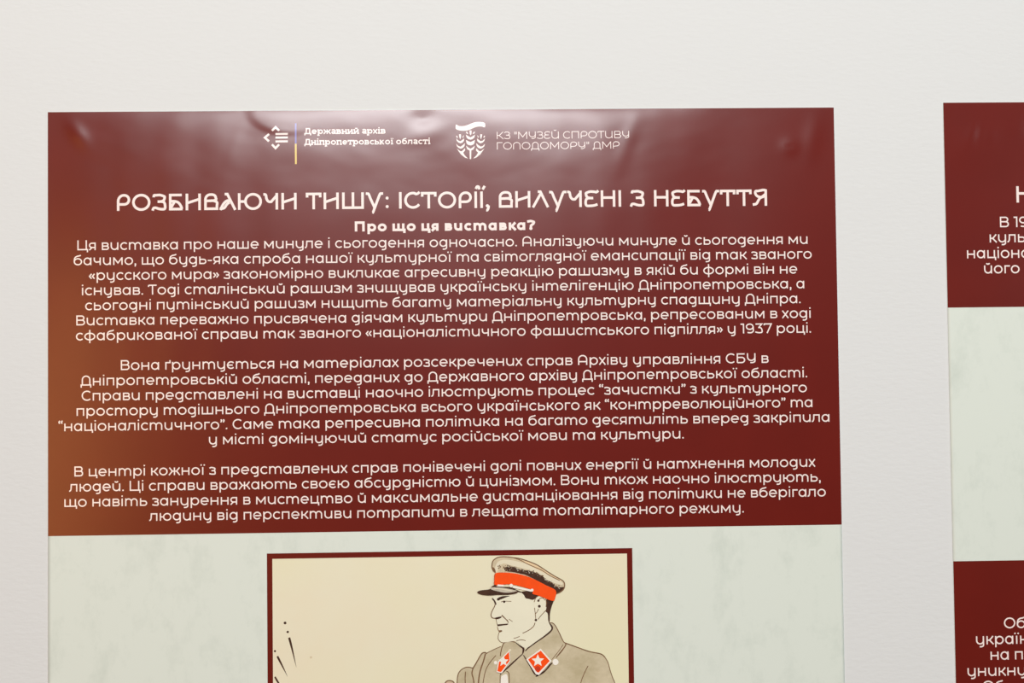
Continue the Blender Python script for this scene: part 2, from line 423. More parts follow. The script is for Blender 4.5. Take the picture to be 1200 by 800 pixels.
def title_glyphs(s):
    """the display capitals of the headings"""
    h = s / 2; C = CH; G = {}; a = 70
    leg = lambda w: [[(h, 0), (h, C)], [(w - h, 0), (w - h, C)]]
    G['Р'] = (560, [[(h, 0), (h, 400)] + arc(h + 240, 410, 240, C + 8 - h - 410, 180, 90, 8) + arc(560 - h - 195, 460, 195, C + 8 - h - 460, 90, 0, 7) + arc(560 - h - 195, 460, 195, 190, 0, -90, 7) + [(h, 270)]], a, 40)
    G['О'] = (770, [ell(385, C / 2, 385 - h, C / 2 + 10 - h)], 40, 40)
    G['З'] = (600, [spline([(70, 560), (85, 640), (180, C - h), (330, C + 6 - h), (480, C - h - 40), (530, 560), (490, 430), (380, 380), (230, 375)], k=4), spline([(370, 378), (500, 345), (600 - h, 210), (530, 70), (390, h), (260, h + 25), (150, h + 60), (60, h + 45), (20, 0)], k=4)], 30, 40)
    G['Б'] = (600, [[(540, C - h), (h, C - h), (h, h), (570, h)] , spline([(545, h), (500, 180), (400, 320), (250, 380), (h, 385)], k=4), [(h + 40, 130), (230, 360)]], a, 30)
    G['И'] = (640, leg(640) + [[(h, 300), (640 - h, 470)]], a, a)
    G['В'] = (590, [[(h, 440)] + arc(h + 210, 450, 210, C + 6 - h - 450, 180, 90, 8) + arc(540 - h - 165, 530, 165, C + 6 - h - 530, 90, 0, 6) + spline([(540 - h, 520), (500, 440), (400, 395)], k=3) + [(h, 385)], [(h, 460), (h, h), (590 - h, h)], spline([(590 - h, 0), (590 - h, 180), (540, 320), (400, 392), (250, 390)], k=4)], a, 40)
    G['А'] = (680, [[(215, C - h * .6), (330, C - h * .6), (640, 0)], spline([(0, h), (80, h + 5), (150, 100), (210, 260), (330, 380), (460, 400)], k=4), [(150, h + 60), (360, 330)], [(300, h + 0.0), (300, h + 0.1)]], 20, 20)
    G['А'] = (680, [[(215, C - h * .6), (325, C - h * .6), (655, 0)], spline([(470, 390), (330, 390), (220, 320), (130, 200), (60, 60), (30, 0)], k=4), spline([(0, h), (110, h + 4), (200, 90), (280, 200), (360, 290), (430, 300)], k=4)], 20, 20)
    G['Ю'] = (1010, [[(h, 0), (h, C)], [(h, 350), (290, 350)], ell(1010 - 375, C / 2, 375 - h, C / 2 + 10 - h)], a, 40)
    G['Ч'] = (620, [spline([(0, C - h), (70, C - h - 5), (110, 600), (140, 440), (220, 340), (330, 330)], k=4) + [(620 - h, 600)], [(620 - h, 0), (620 - h, C)]], 20, a)
    G['Т'] = (640, [[(h * .8, 500), (h * .8, C - h), (640 - h * .8, C - h), (640 - h * .8, 500)], [(320, 0), (320, C - h)]], 30, 30)
    G['Ш'] = (920, [[(h, C), (h, h), (920 - h, h), (920 - h, C)], [(460, C), (460, h)]], a, a)
    G['У'] = (730, [spline([(0, C - h), (60, C - h - 5), (120, 620), (200, 420), (300, 200), (370, 40)], k=4), spline([(730, C - h), (660, C - h - 5), (600, 620), (500, 380), (380, 60), (300, -150)], k=4), [(280, -135), (340, -170)]], 15, 15)
    G['І'] = (s, [[(h, 0), (h, C)]], a, a)
    G['Ї'] = (s, [[(h, 0), (h, C)], spline([(h - 235, 815), (h - 185, 905), (h - 115, 895), (h - 95, 790)], k=3), [(h + 50, 785), (h + 140, 935)]], a, a)
    G['С'] = (660, [arc(370, C / 2, 370 - h, C / 2 + 10 - h, 70, 325, 20), spline([(440, C + 3 - h), (500, C - h - 30), (580, C - h - 10), (650, C)], k=4)], 40, 30)
    G['Л'] = (680, [[(230, C - h * .6), (340, C - h * .6), (660, 0)], [(20, 0), (370, C - 90)]], 20, 20)
    G['Е'] = (600, [spline([(600, 690), (520, C - h - 20), (430, C - h - 5), (250, C + 4 - h), (110, C - h - 40), (70, 560), (110, 430), (220, 380), (380, 375)], k=4), spline([(240, 378), (100, 345), (h, 200), (90, 60), (260, h - 8), (430, h + 10), (560, 110)], k=4)], 40, 30)
    G['Н'] = (620, leg(620) + [[(h, 390), (620 - h, 390)]], a, a)
    G['Я'] = (620, [[(620 - h, 0), (620 - h, C)], spline([(620 - h, 660), (450, C - h * .5), (250, C - h - 10), (130, 620), (130, 500), (230, 400), (400, 370), (620 - h, 440)], k=4), spline([(0, h), (70, h + 10), (170, 100), (290, 300), (400, 380), (590, 520)], k=4)], 20, a)
    G[','] = (130, [dot(70, 90, 68), spline([(120, 100), (115, 0), (70, -90), (20, -100)], k=3)], 50, 60)
    G[':'] = (130, [dot(65, 90, 66), dot(65, 450, 66)], 90, 70)
    return G

def slab_glyphs(s):
    """upright slab lettering of the archive's name (plain forms, short feet added to the stems)"""
    g = dict(glyphs(s)); h = s / 2; X = XH; C = CH
    def feet(w, strokes, xs, top=X, bot=0, e=62):
        t = s * .36
        out = list(strokes)
        for x in xs:
            out.append([(x - h - e, bot + t), (x + h + e, bot + t)])
            if top: out.append([(x - h - e * .8, top - t), (x + h, top - t)])
        return out
    g['Д'] = (720, [[(h * .7, -160), (h * .7, h * .8), (720 - h * .7, h * .8), (720 - h * .7, -160)], [(170, h), (230, C - h)], [(150, C - h * .8), (600, C - h * .8)], [(560, h), (560, C - h)]], 10, 10)
    g['а'] = (500, [spline([(60, 440), (150, X - h * .6), (280, X - h * .6), (400, 440), (410, 300), (410, h), (500, h * .8)], k=4), ell(225, 165, 215 - h, 175 - h)], 30, 20)
    g['и'] = (600, feet(600, [[(110, 0), (110, X)], [(490, 0), (490, X)], [(110, 90), (490, 440)]], [110, 490]), 20, 20)
    g['й'] = (600, g['и'][1] + [arc(300, 720, 100, 95, 195, 345, 8)], 20, 20)
    g['н'] = (600, feet(600, [[(110, 0), (110, X)], [(490, 0), (490, X)], [(110, 270), (490, 270)]], [110, 490]), 20, 20)
    g['п'] = (600, feet(600, [[(110, 0), (110, X - h * .8), (490, X - h * .8), (490, 0)]], [110, 490]), 20, 20)
    g['т'] = (540, feet(540, [[(h * .6, 340), (h * .6, X - h * .7), (540 - h * .6, X - h * .7), (540 - h * .6, 340)], [(270, 0), (270, X - h)]], [270], None), 20, 20)
    g['в'] = (530, feet(530, [[(110, 0), (110, X)], bowl(110, 490 - h, 275, X - h * .8), bowl(110, 530 - h, h * .8, 275)], [110]), 20, 30)
    g['ь'] = (520, feet(520, [[(110, 0), (110, X)], bowl(110, 520 - h, h * .8, 320)], [110]), 20, 30)
    g['к'] = (570, feet(570, [[(110, 0), (110, X)], [(150, 250), (460, X - 10)], [(210, 300), (500, 10)]], [110]), 20, 10)
    g['р'] = (600, feet(600, [[(110, -200), (110, X)], ell(340, X / 2, 260 - h, X / 2 - h)], [110], X, -200), 20, 30)
    g['і'] = (280, feet(280, [[(140, 0), (140, X)], dot(140, X + 160, h * 1.2)], [140]), 15, 15)
    g['ї'] = (280, feet(280, [[(140, 0), (140, X)], dot(60, X + 150, h), dot(240, X + 150, h)], [140]), 25, 25)
    return g

def lay(text, G, tracking=0.0, space=262.0):
    """positions every glyph; returns [(strokes, x)], ink left, ink right"""
    x = 0; out = []; left = None; right = 0
    for ch_ in text:
        if ch_ == ' ': x += space + tracking; continue
        w, st, lb, rb = G[ch_]
        x += lb
        if left is None: left = x
        out.append((st, x)); right = x + w
        x += w + rb + tracking
    return out, left or 0, right

def write(ink, text, G, s, em, u0, u1, v, m='print', space=262.0, fit=True):
    """one line of lettering, its ink running from u0 to u1 (u1 None: natural width) on baseline v"""
    items, l, r = lay(text, G, 0, space)
    k = em / 1000.0
    n = max(1, len(text) - 1)
    tr = None
    if u1 is not None:
        tr = (u1 - u0) / k / (r - l)
    xs = tr or 1.0
    for st, x in items:
        f = lambda q: (u0 + (x - l + q[0]) * k * xs, v - q[1] * k)
        for q in st:
            if isinstance(q, tuple) and q[0] == 'd': ink.disc(f(q[1]), q[2] * k, m, 12)
            elif isinstance(q, tuple) and q[0] == 'c': ink.ribbon([f(z) for z in q[1]], s * k, m, True)
            else: ink.ribbon([f(z) for z in q], s * k, m)
    ink.off = 0.10
    write.xs = xs
    return xs

BODY = glyphs(89)
HEAVY = glyphs(172)
LIGHT = glyphs(62)
TITLE = title_glyphs(108)
SLAB = slab_glyphs(135)

# ------------------------------------------------------------------ the printed drawing and emblems (sheet millimetres)
ART = {
  'cap_crown': [
    ('fill', 'tan', [(334.11,351.49),(332.92,348.58),(333.08,345.37),(334.21,342.82),(337.78,340.82),(342.95,340.45),(349.4,341.25),(354.56,342.16),(361.0,344.38),(367.43,347.18),(373.84,351.46),(380.26,355.61),(386.04,358.91),(387.63,361.31),(387.26,364.84),(384.64,367.5),(381.06,368.99),(380.78,366.16),(376.92,364.04),(370.49,361.05),(364.72,357.75),(358.29,354.75),(351.85,352.86),(344.75,352.1),(338.94,352.14),(335.39,352.73)]),
    ('fill', 'cream', [(335.08,351.19),(335.78,346.7),(338.39,343.53),(344.22,342.65),(351.95,344.05),(360.97,346.76),(371.25,351.74),(380.24,357.02),(386.02,360.33),(385.35,362.24),(377.62,359.87),(371.2,356.24),(363.5,351.62),(354.48,348.91),(346.75,346.87),(341.6,345.5),(337.7,348.01),(337.01,351.54)]),
    ('fill', 'apricot', [(351.97,342.45),(358.42,343.96),(364.85,346.5),(371.27,350.13),(378.97,355.27),(385.39,359.03),(384.1,359.01),(377.67,356.02),(370.6,352.05),(363.54,348.41),(357.11,345.1)]),
    ('fill', 'ink', [(342.21,348.73),(348.03,347.91),(354.46,350.33),(360.92,351.26),(366.71,353.08),(371.21,355.6),(373.76,358.21),(377.62,359.87),(380.82,362.81),(384.04,364.02),(387.14,363.88),(387.13,365.16),(384.64,367.5),(381.06,368.99),(380.78,366.16),(376.92,363.91),(370.49,360.92),(364.72,357.62),(358.29,354.43),(354.43,353.41),(349.27,352.17),(343.47,351.31)]),
    ('fill', 'brown', [(333.31,348.27),(334.46,348.61),(335.6,350.87),(335.39,352.6),(334.11,351.49),(333.16,349.55)]),
    ('line', 'brown', [(334.11,351.49),(332.92,348.58),(333.08,345.37),(334.21,342.82),(337.78,340.82),(342.95,340.45),(349.4,341.25),(354.56,342.16),(361.0,344.38),(367.43,347.18),(373.84,351.46),(380.26,355.61),(386.04,358.91),(387.63,361.31),(387.26,364.84),(384.64,367.5),(381.06,368.99)], 0.8),
    ('line', 'brown', [(349.4,341.44),(354.55,343.26),(359.68,346.1),(364.83,348.43),(370.62,351.09),(377.03,355.37),(384.1,359.01)], 0.6),
    ('disc', 'ink', [(350.33,349.43)], 0.39),
    ('disc', 'brown', [(341.27,348.81)], 0.37),
    ('disc', 'grey', [(347.64,348.83)], 0.32),
    ('disc', 'ink', [(379.7,362.59)], 0.36),
    ('disc', 'brown', [(374.98,360.21)], 0.21),
    ('disc', 'brown', [(376.81,360.32)], 0.46),
    ('disc', 'grey', [(374.19,359.4)], 0.33),
    ('disc', 'brown', [(381.56,362.42)], 0.27),
    ('disc', 'grey', [(383.2,364.46)], 0.33),
    ('disc', 'brown', [(378.73,360.82)], 0.27),
    ('disc', 'brown', [(357.19,352.14)], 0.4),
    ('disc', 'brown', [(346.58,350.4)], 0.37),
    ('disc', 'ink', [(374.41,359.83)], 0.28),
    ('disc', 'grey', [(344.46,350.69)], 0.23),
    ('disc', 'grey', [(378.06,359.09)], 0.33),
    ('disc', 'brown', [(361.32,352.24)], 0.21),
    ('disc', 'brown', [(374.51,359.75)], 0.28),
    ('disc', 'brown', [(350.15,348.19)], 0.38),
    ('disc', 'ink', [(339.37,347.63)], 0.28),
    ('disc', 'brown', [(373.29,359.26)], 0.47),
    ('disc', 'grey', [(359.86,351.23)], 0.46),
    ('disc', 'brown', [(373.38,358.99)], 0.35),
    ('disc', 'ink', [(363.17,352.11)], 0.28),
    ('disc', 'brown', [(354.15,350.44)], 0.37),
    ('disc', 'ink', [(337.75,349.05)], 0.34),
    ('disc', 'brown', [(373.35,357.45)], 0.35),
    ('disc', 'brown', [(371.21,355.06)], 0.34),
    ('disc', 'brown', [(370.55,354.98)], 0.43),
    ('disc', 'brown', [(378.82,361.02)], 0.43),
    ('disc', 'ink', [(338.43,347.26)], 0.44),
    ('disc', 'ink', [(350.7,349.55)], 0.23),
    ('disc', 'brown', [(371.41,355.28)], 0.44),
    ('disc', 'brown', [(382.6,363.92)], 0.47),
    ('disc', 'ink', [(364.18,351.52)], 0.49),
    ('disc', 'ink', [(355.82,350.42)], 0.45),
    ('disc', 'brown', [(342.11,348.8)], 0.36),
    ('disc', 'grey', [(379.06,361.27)], 0.33),
    ('disc', 'grey', [(361.12,350.77)], 0.48),
    ('disc', 'grey', [(380.22,363.35)], 0.42),
    ('disc', 'grey', [(339.26,349.36)], 0.36),
    ('disc', 'brown', [(354.15,351.18)], 0.46),
    ('disc', 'brown', [(383.44,362.7)], 0.47),
    ('disc', 'ink', [(374.0,359.24)], 0.37),
    ('disc', 'brown', [(337.48,347.47)], 0.4),
    ('disc', 'grey', [(367.36,354.92)], 0.23),
    ('disc', 'grey', [(344.52,346.39)], 0.27),
    ('disc', 'brown', [(343.65,349.75)], 0.48),
    ('disc', 'brown', [(377.8,360.47)], 0.32),
    ('disc', 'ink', [(375.7,359.49)], 0.33),
    ('disc', 'brown', [(365.5,353.55)], 0.21),
    ('disc', 'grey', [(340.41,350.43)], 0.23),
    ('disc', 'brown', [(366.46,352.45)], 0.32),
    ('disc', 'brown', [(360.11,350.92)], 0.3),
    ('disc', 'brown', [(344.32,347.86)], 0.22),
    ('disc', 'brown', [(346.87,349.26)], 0.36),
    ('disc', 'brown', [(372.27,356.68)], 0.31),
    ('disc', 'brown', [(366.4,353.74)], 0.34),
    ('disc', 'brown', [(351.14,348.39)], 0.33),
    ('disc', 'brown', [(362.86,351.88)], 0.47),
    ('disc', 'brown', [(376.87,360.43)], 0.48),
    ('disc', 'grey', [(375.14,359.55)], 0.37),
    ('disc', 'brown', [(343.01,347.14)], 0.32),
    ('disc', 'brown', [(368.1,353.77)], 0.45),
    ('disc', 'brown', [(356.66,350.2)], 0.34),
    ('disc', 'brown', [(373.74,359.07)], 0.21),
    ('disc', 'ink', [(375.95,360.17)], 0.48),
    ('disc', 'brown', [(340.99,347.43)], 0.22),
    ('disc', 'ink', [(383.93,364.54)], 0.48),
    ('disc', 'grey', [(351.88,349.67)], 0.49),
    ('disc', 'ink', [(359.81,351.27)], 0.42),
    ('disc', 'grey', [(345.64,348.05)], 0.47),
    ('disc', 'grey', [(346.33,350.45)], 0.36),
    ('disc', 'ink', [(363.02,353.0)], 0.24),
    ('disc', 'ink', [(367.77,353.85)], 0.43),
    ('disc', 'grey', [(373.12,357.94)], 0.5),
    ('disc', 'brown', [(379.99,362.44)], 0.31),
    ('disc', 'brown', [(346.32,348.46)], 0.46),
    ('disc', 'grey', [(362.19,351.37)], 0.37),
    ('disc', 'brown', [(380.85,363.3)], 0.46),
    ('disc', 'brown', [(360.9,351.13)], 0.27),
    ('disc', 'brown', [(374.9,359.59)], 0.27),
    ('disc', 'brown', [(347.11,349.15)], 0.4),
    ('disc', 'brown', [(338.86,346.54)], 0.25),
    ('disc', 'brown', [(341.94,348.12)], 0.47),
    ('disc', 'grey', [(339.22,349.45)], 0.2),
    ('disc', 'grey', [(356.59,350.04)], 0.39),
    ('disc', 'grey', [(375.28,359.29)], 0.24),
    ('disc', 'grey', [(352.43,350.9)], 0.47),
    ('disc', 'brown', [(342.86,348.68)], 0.34),
    ('disc', 'brown', [(372.39,358.52)], 0.3),
    ('disc', 'brown', [(369.85,355.05)], 0.22),
    ('disc', 'ink', [(354.25,351.0)], 0.24),
    ('disc', 'grey', [(358.62,352.38)], 0.24),
    ('disc', 'grey', [(356.55,351.3)], 0.34),
    ('disc', 'ink', [(355.49,349.86)], 0.25),
    ('disc', 'grey', [(368.98,354.19)], 0.32),
    ('disc', 'brown', [(379.92,361.54)], 0.41),
    ('disc', 'brown', [(367.83,353.63)], 0.44),
    ('disc', 'grey', [(341.44,347.2)], 0.28),
    ('disc', 'brown', [(342.87,351.21)], 0.23),
    ('disc', 'grey', [(373.89,358.2)], 0.5),
    ('disc', 'ink', [(344.69,349.81)], 0.36),
    ('disc', 'ink', [(346.2,347.38)], 0.43),
    ('disc', 'grey', [(339.18,350.66)], 0.31),
    ('disc', 'brown', [(369.2,355.77)], 0.41),
    ('disc', 'grey', [(353.95,349.89)], 0.39),
    ('disc', 'ink', [(343.24,348.48)], 0.34),
    ('disc', 'ink', [(347.21,348.6)], 0.39),
    ('disc', 'brown', [(363.94,353.35)], 0.24),
    ('disc', 'brown', [(376.83,360.29)], 0.35),
    ('disc', 'brown', [(367.08,352.95)], 0.46),
    ('disc', 'ink', [(373.18,359.11)], 0.43),
    ('disc', 'brown', [(339.28,347.9)], 0.44),
    ('disc', 'ink', [(381.77,363.78)], 0.35),
    ('disc', 'brown', [(343.22,349.97)], 0.41),
    ('disc', 'grey', [(360.57,351.73)], 0.33),
    ('disc', 'brown', [(371.97,357.06)], 0.41),
    ('disc', 'grey', [(363.54,352.87)], 0.31),
    ('disc', 'brown', [(359.14,350.79)], 0.2),
    ('disc', 'brown', [(348.24,348.44)], 0.26),
    ('disc', 'ink', [(348.71,348.55)], 0.39),
    ('disc', 'ink', [(344.84,347.0)], 0.45),
    ('disc', 'brown', [(360.99,352.25)], 0.22),
    ('disc', 'grey', [(361.08,352.71)], 0.46),
    ('disc', 'grey', [(350.68,348.52)], 0.39),
    ('disc', 'brown', [(357.54,351.83)], 0.29),
    ('disc', 'grey', [(383.72,364.91)], 0.35),
    ('disc', 'brown', [(369.78,355.2)], 0.3),
    ('disc', 'grey', [(342.96,349.68)], 0.2),
    ('disc', 'brown', [(338.31,348.59)], 0.34),
  ],
  'cap_band': [
    ('fill', 'orange', [(335.19,352.86),(341.52,352.25),(347.98,352.67),(354.42,353.86),(360.86,355.95),(367.29,358.88),(373.71,362.38),(380.9,366.35),(380.24,372.44),(379.06,374.09),(376.16,373.47),(372.3,371.8),(367.16,369.79),(363.29,368.45),(363.33,365.88),(356.89,363.6),(349.17,361.55),(344.01,361.08),(334.97,361.58),(334.36,357.6)]),
    ('line', 'brown', [(335.19,352.86),(334.51,356.31),(334.32,361.45)], 0.35),
  ],
  'cap_visor': [
    ('fill', 'ink', [(332.5,362.57),(335.62,361.21),(336.89,362.77),(346.56,363.24),(351.7,365.57),(354.92,366.9),(354.26,367.41),(352.65,367.0),(350.38,368.24),(343.92,369.04),(336.82,368.99),(330.37,369.28),(324.57,368.54),(321.49,366.89),(323.96,365.39),(330.74,364.6)]),
    ('fill', 'grey', [(332.88,363.22),(341.39,363.74),(349.12,365.4),(351.7,366.21),(347.81,367.18),(342.64,367.35),(336.85,366.23),(332.03,364.62)]),
    ('line', 'cream', [(334.29,364.01),(341.38,364.77),(347.82,366.15)], 0.7),
  ],
  'chin_strap': [
    ('line', 'white', [(336.9,361.87),(341.73,362.2)], 1.5),
    ('line', 'white', [(348.63,363.08),(354.3,364.33),(362.67,366.26)], 1.5),
    ('disc', 'white', [(347.22,362.1)], 1.35),
    ('disc', 'white', [(363.0,365.75)], 1.1),
  ],
  'hair': [
    ('fill', 'ink', [(354.91,367.03),(360.09,366.6),(364.6,367.57),(367.93,369.68),(365.84,371.7),(363.56,373.2),(360.66,372.52),(358.09,371.83),(356.82,369.5)]),
    ('fill', 'ink', [(374.03,372.86),(379.05,373.79),(377.57,378.82),(376.38,383.85),(376.09,389.18),(374.96,389.16),(374.68,383.82),(373.01,381.66),(373.64,376.51)]),
  ],
  'face': [
    ('fill', 'skin', [(333.22,369.69),(335.14,374.88),(334.55,377.56),(332.53,381.46),(331.76,384.25),(332.76,386.23),(335.12,386.66),(335.55,388.8),(336.36,391.61),(336.62,393.86),(337.16,396.11),(337.01,399.47),(337.09,402.27),(338.76,404.54),(342.7,404.72),(350.61,404.18),(357.32,409.33),(365.28,404.7),(370.97,400.87),(376.11,396.75),(377.26,394.53),(375.89,391.7),(374.96,388.88),(374.31,382.13),(373.87,376.51),(373.59,372.01),(364.58,368.5),(352.17,367.18),(339.72,369.23)]),
    ('line', 'brown', [(335.25,375.05),(334.55,377.56),(332.53,381.46),(331.76,384.25),(332.76,386.23),(335.12,386.6)], 0.68),
    ('line', 'brown', [(335.57,387.11),(335.99,389.92),(336.53,391.61)], 0.45),
    ('line', 'brown', [(336.52,393.02),(337.06,395.27),(337.83,396.96),(337.12,399.47),(337.09,402.27),(338.76,404.43),(341.29,405.25)], 0.52),
    ('line', 'brown', [(348.66,401.9),(350.64,401.49),(353.19,400.52)], 0.52),
    ('line', 'brown', [(355.47,398.2),(360.3,395.93),(363.72,393.18),(365.0,390.4)], 0.6),
    ('line', 'brown', [(339.83,384.49),(342.34,386.94),(344.3,388.66),(344.56,390.34)], 0.6),
    ('line', 'brown', [(345.16,387.38),(347.96,389.34)], 0.45),
    ('line', 'brown', [(339.38,374.39),(341.92,373.87),(347.28,374.12)], 0.45),
    ('line', 'brown', [(350.61,403.73),(354.57,403.12),(357.67,403.73)], 0.52),
    ('fill', 'ink', [(336.3,372.26),(337.44,371.33),(340.83,370.37),(345.92,370.0),(343.08,371.08),(339.12,372.59),(337.13,373.4)]),
    ('fill', 'ink', [(332.47,371.81),(333.59,371.71),(335.26,373.93),(335.97,376.19),(334.84,376.17),(334.02,373.91)]),
    ('fill', 'ink', [(334.73,386.43),(336.71,385.9),(339.54,385.27),(339.24,386.39),(336.69,387.25)]),
    ('fill', 'ink', [(336.54,391.33),(339.47,391.33),(344.27,390.73),(343.98,391.74),(340.02,392.12),(336.92,392.46)]),
    ('fill', 'brown', [(337.16,395.88),(339.7,395.7),(339.98,396.49),(338.27,397.25)]),
    ('disc', 'ink', [(341.81,374.31)], 0.9),
    ('taper', 'ink', [(336.58,372.55),(338.28,371.56),(341.4,370.6),(345.92,370.11)], [1.2, 1.5, 1.2, 0.3]),
    ('taper', 'ink', [(334.9,386.66),(336.99,386.46),(339.42,385.61)], [1.0, 1.6, 0.8]),
    ('taper', 'ink', [(336.53,391.95),(340.31,391.56),(344.27,391.07)], [1.5, 1.2, 0.7]),
    ('taper', 'brown', [(339.83,384.38),(342.34,386.78),(344.57,389.5)], [1.0, 0.7, 0.4]),
  ],
  'ear': [
    ('fill', 'skin', [(364.5,374.96),(365.67,372.0),(367.95,370.24),(370.5,370.11),(372.91,371.89),(373.71,375.39),(373.24,381.27),(370.04,384.48),(367.17,387.74),(365.7,388.17),(365.08,383.67),(364.74,379.17)]),
    ('line', 'brown', [(364.5,374.96),(365.67,372.0),(367.95,370.24),(370.5,370.11),(372.91,371.89),(373.71,375.39),(373.39,378.75)], 0.55),
    ('line', 'brown', [(364.74,379.17),(365.25,383.67),(365.59,388.17)], 0.5),
    ('line', 'brown', [(367.17,387.91),(370.04,384.59),(373.24,381.27)], 0.5),
    ('line', 'brown', [(367.84,379.9),(366.79,382.01),(365.24,383.95)], 0.5),
    ('line', 'brown', [(367.34,374.16),(369.34,372.06),(371.44,372.09),(372.72,373.68)], 0.6),
    ('disc', 'ink', [(368.37,378.11)], 1.1),
    ('disc', 'ink', [(367.74,373.89)], 0.9),
    ('disc', 'ink', [(365.64,388.39)], 0.95),
  ],
  'coat': [
    ('fill', 'khaki', [(302.67,463.22),(305.15,440.95),(305.85,431.28),(307.93,425.73),(312.83,422.98),(317.93,423.74),(320.38,419.61),(324.2,413.33),(326.84,412.19),(328.26,412.73),(334.76,409.56),(338.91,407.84),(340.81,405.93),(343.09,404.47),(346.1,404.07),(349.85,404.81),(353.58,407.86),(356.93,410.53),(366.74,403.78),(370.65,401.28),(373.9,398.96),(377.05,395.49),(377.19,394.21),(375.94,390.98),(377.88,390.76),(380.12,392.65),(382.96,397.83),(386.11,404.62),(388.35,406.26),(394.46,408.6),(405.39,412.63),(414.42,414.71),(417.62,417.33),(419.83,421.21),(421.37,427.0),(423.23,432.8),(424.79,436.67),(429.35,457.23),(436.29,477.61),(372.29,477.9),(312.29,475.29)]),
    ('fill', 'cuff', [(295.74,445.25),(296.21,434.84),(298.86,432.65),(302.23,432.86),(304.44,436.47),(303.98,445.4)]),
    ('line', 'brown', [(305.72,443.94),(305.85,431.28),(307.93,425.73),(312.83,422.98),(317.93,423.74)], 0.75),
    ('line', 'brown', [(317.7,423.89),(320.38,419.61),(324.2,413.33),(326.84,412.19),(328.26,413.18)], 0.9),
    ('line', 'brown', [(327.96,412.73),(334.76,409.56),(338.91,407.84)], 0.6),
    ('line', 'brown', [(327.2,413.16),(325.8,418.21),(323.71,424.14),(322.37,429.34),(321.3,438.26)], 0.98),
    ('line', 'brown', [(335.08,414.49),(329.75,420.89),(326.67,427.55),(324.68,438.32)], 0.6),
    ('line', 'brown', [(317.7,423.89),(316.91,427.75),(317.99,432.24),(318.66,439.7)], 0.9),
    ('line', 'brown', [(312.05,426.18),(311.7,431.39),(311.93,438.09)], 0.68),
    ('line', 'brown', [(296.06,435.58),(297.73,433.23),(300.36,432.68),(302.97,433.84),(303.69,436.46)], 0.83),
    ('line', 'brown', [(338.45,415.07),(339.1,410.98),(340.81,405.93),(343.09,404.47),(346.1,404.07),(349.85,404.81)], 0.75),
    ('line', 'brown', [(342.84,426.34),(344.91,428.98),(344.77,441.66)], 0.68),
    ('line', 'brown', [(338.15,429.24),(338.01,441.54)], 0.6),
    ('line', 'brown', [(375.94,390.98),(377.88,390.76),(380.12,392.65),(382.96,397.83),(386.11,404.62),(387.7,406.05)], 0.68),
    ('line', 'brown', [(387.7,406.05),(394.46,408.6),(405.39,412.63),(414.42,414.71),(417.62,417.33)], 0.83),
    ('line', 'brown', [(417.62,417.33),(419.83,421.21),(421.37,427.0),(423.23,432.8),(424.79,436.67),(428.17,449.53)], 0.6),
    ('line', 'brown', [(386.07,407.18),(383.44,410.98),(378.85,416.67),(377.21,418.56)], 0.45),
    ('line', 'brown', [(404.73,423.51),(402.61,427.32),(400.08,433.04),(398.93,436.86),(397.89,442.6)], 0.6),
    ('taper', 'brown', [(388.02,406.25),(387.68,408.17),(384.06,412.91),(380.46,417.01)], [1.0, 0.8, 1.0, 0.5]),
    ('taper', 'ink', [(378.16,420.49),(376.2,422.06),(372.93,425.85),(370.32,428.04),(366.43,430.02),(366.11,429.8),(363.87,428.2),(360.93,422.92),(355.91,414.62)], [0.5, 1.2, 1.1, 1.3, 1.3, 1.3, 1.2, 1.0, 0.7]),
    ('taper', 'ink', [(349.85,404.81),(353.58,407.86),(355.96,409.77),(355.39,413.49)], [0.5, 1.0, 1.6, 0.9]),
    ('taper', 'ink', [(355.39,413.64),(350.45,417.89),(345.13,422.65),(338.15,428.87)], [0.7, 1.0, 1.2, 0.8]),
    ('taper', 'ink', [(374.97,387.76),(375.89,391.14),(377.83,394.26),(376.21,397.32),(371.25,401.16),(365.56,404.87),(359.86,409.09),(357.29,411.57)], [0.8, 1.1, 1.5, 1.5, 1.4, 1.3, 1.0, 0.7]),
    ('disc', 'white', [(380.1,420.21)], 2.3),
    ('disc', 'white', [(334.87,419.86)], 1.3),
    ('disc', 'cream', [(345.87,410.64)], 0.9),
    ('fill', 'white', [(338.64,431.86),(340.55,429.28),(343.55,429.71),(343.79,441.64),(338.91,441.55)]),
  ],
  'collar_badge': [
    ('poly', 'white', [(368.99,409.84),(377.14,419.2),(367.46,429.52),(365.15,428.97),(357.93,417.59)]),
    ('poly', 'orange', [(368.98,411.25),(375.72,419.17),(367.23,427.73),(365.69,427.19),(359.35,417.74)]),
    ('disc', 'red', [(366.49,424.9)], 2.1),
    ('star', 'white', [(366.69,418.76)], 4.9),
    ('poly', 'white', [(345.38,410.46),(345.93,418.92),(339.38,427.76),(335.53,426.8),(336.65,418.76)]),
    ('poly', 'orange', [(344.98,411.74),(345.42,418.4),(338.88,426.73),(336.05,426.17),(337.42,419.28)]),
    ('star', 'white', [(340.77,418.83)], 4.1),
  ],
  'ink_splash': [
    ('disc', 'ink', [(176.77,387.56)], 1.05),
    ('disc', 'ink', [(178.72,394.29)], 0.9),
    ('disc', 'ink', [(169.06,408.47)], 0.85),
    ('disc', 'tan', [(196.02,413.54)], 0.9),
    ('taper', 'ink', [(179.74,398.53),(180.91,402.93),(182.7,410.53),(185.03,420.92)], [1.7, 1.6, 1.0, 0.1]),
    ('taper', 'ink', [(170.87,412.32),(172.45,415.53),(174.97,420.51),(178.36,427.57)], [1.5, 1.5, 1.0, 0.1]),
    ('taper', 'ink', [(168.95,427.56),(170.13,429.81),(173.13,434.63),(176.3,438.66)], [1.2, 1.4, 0.9, 0.1]),
  ],
  'wheat_emblem': [
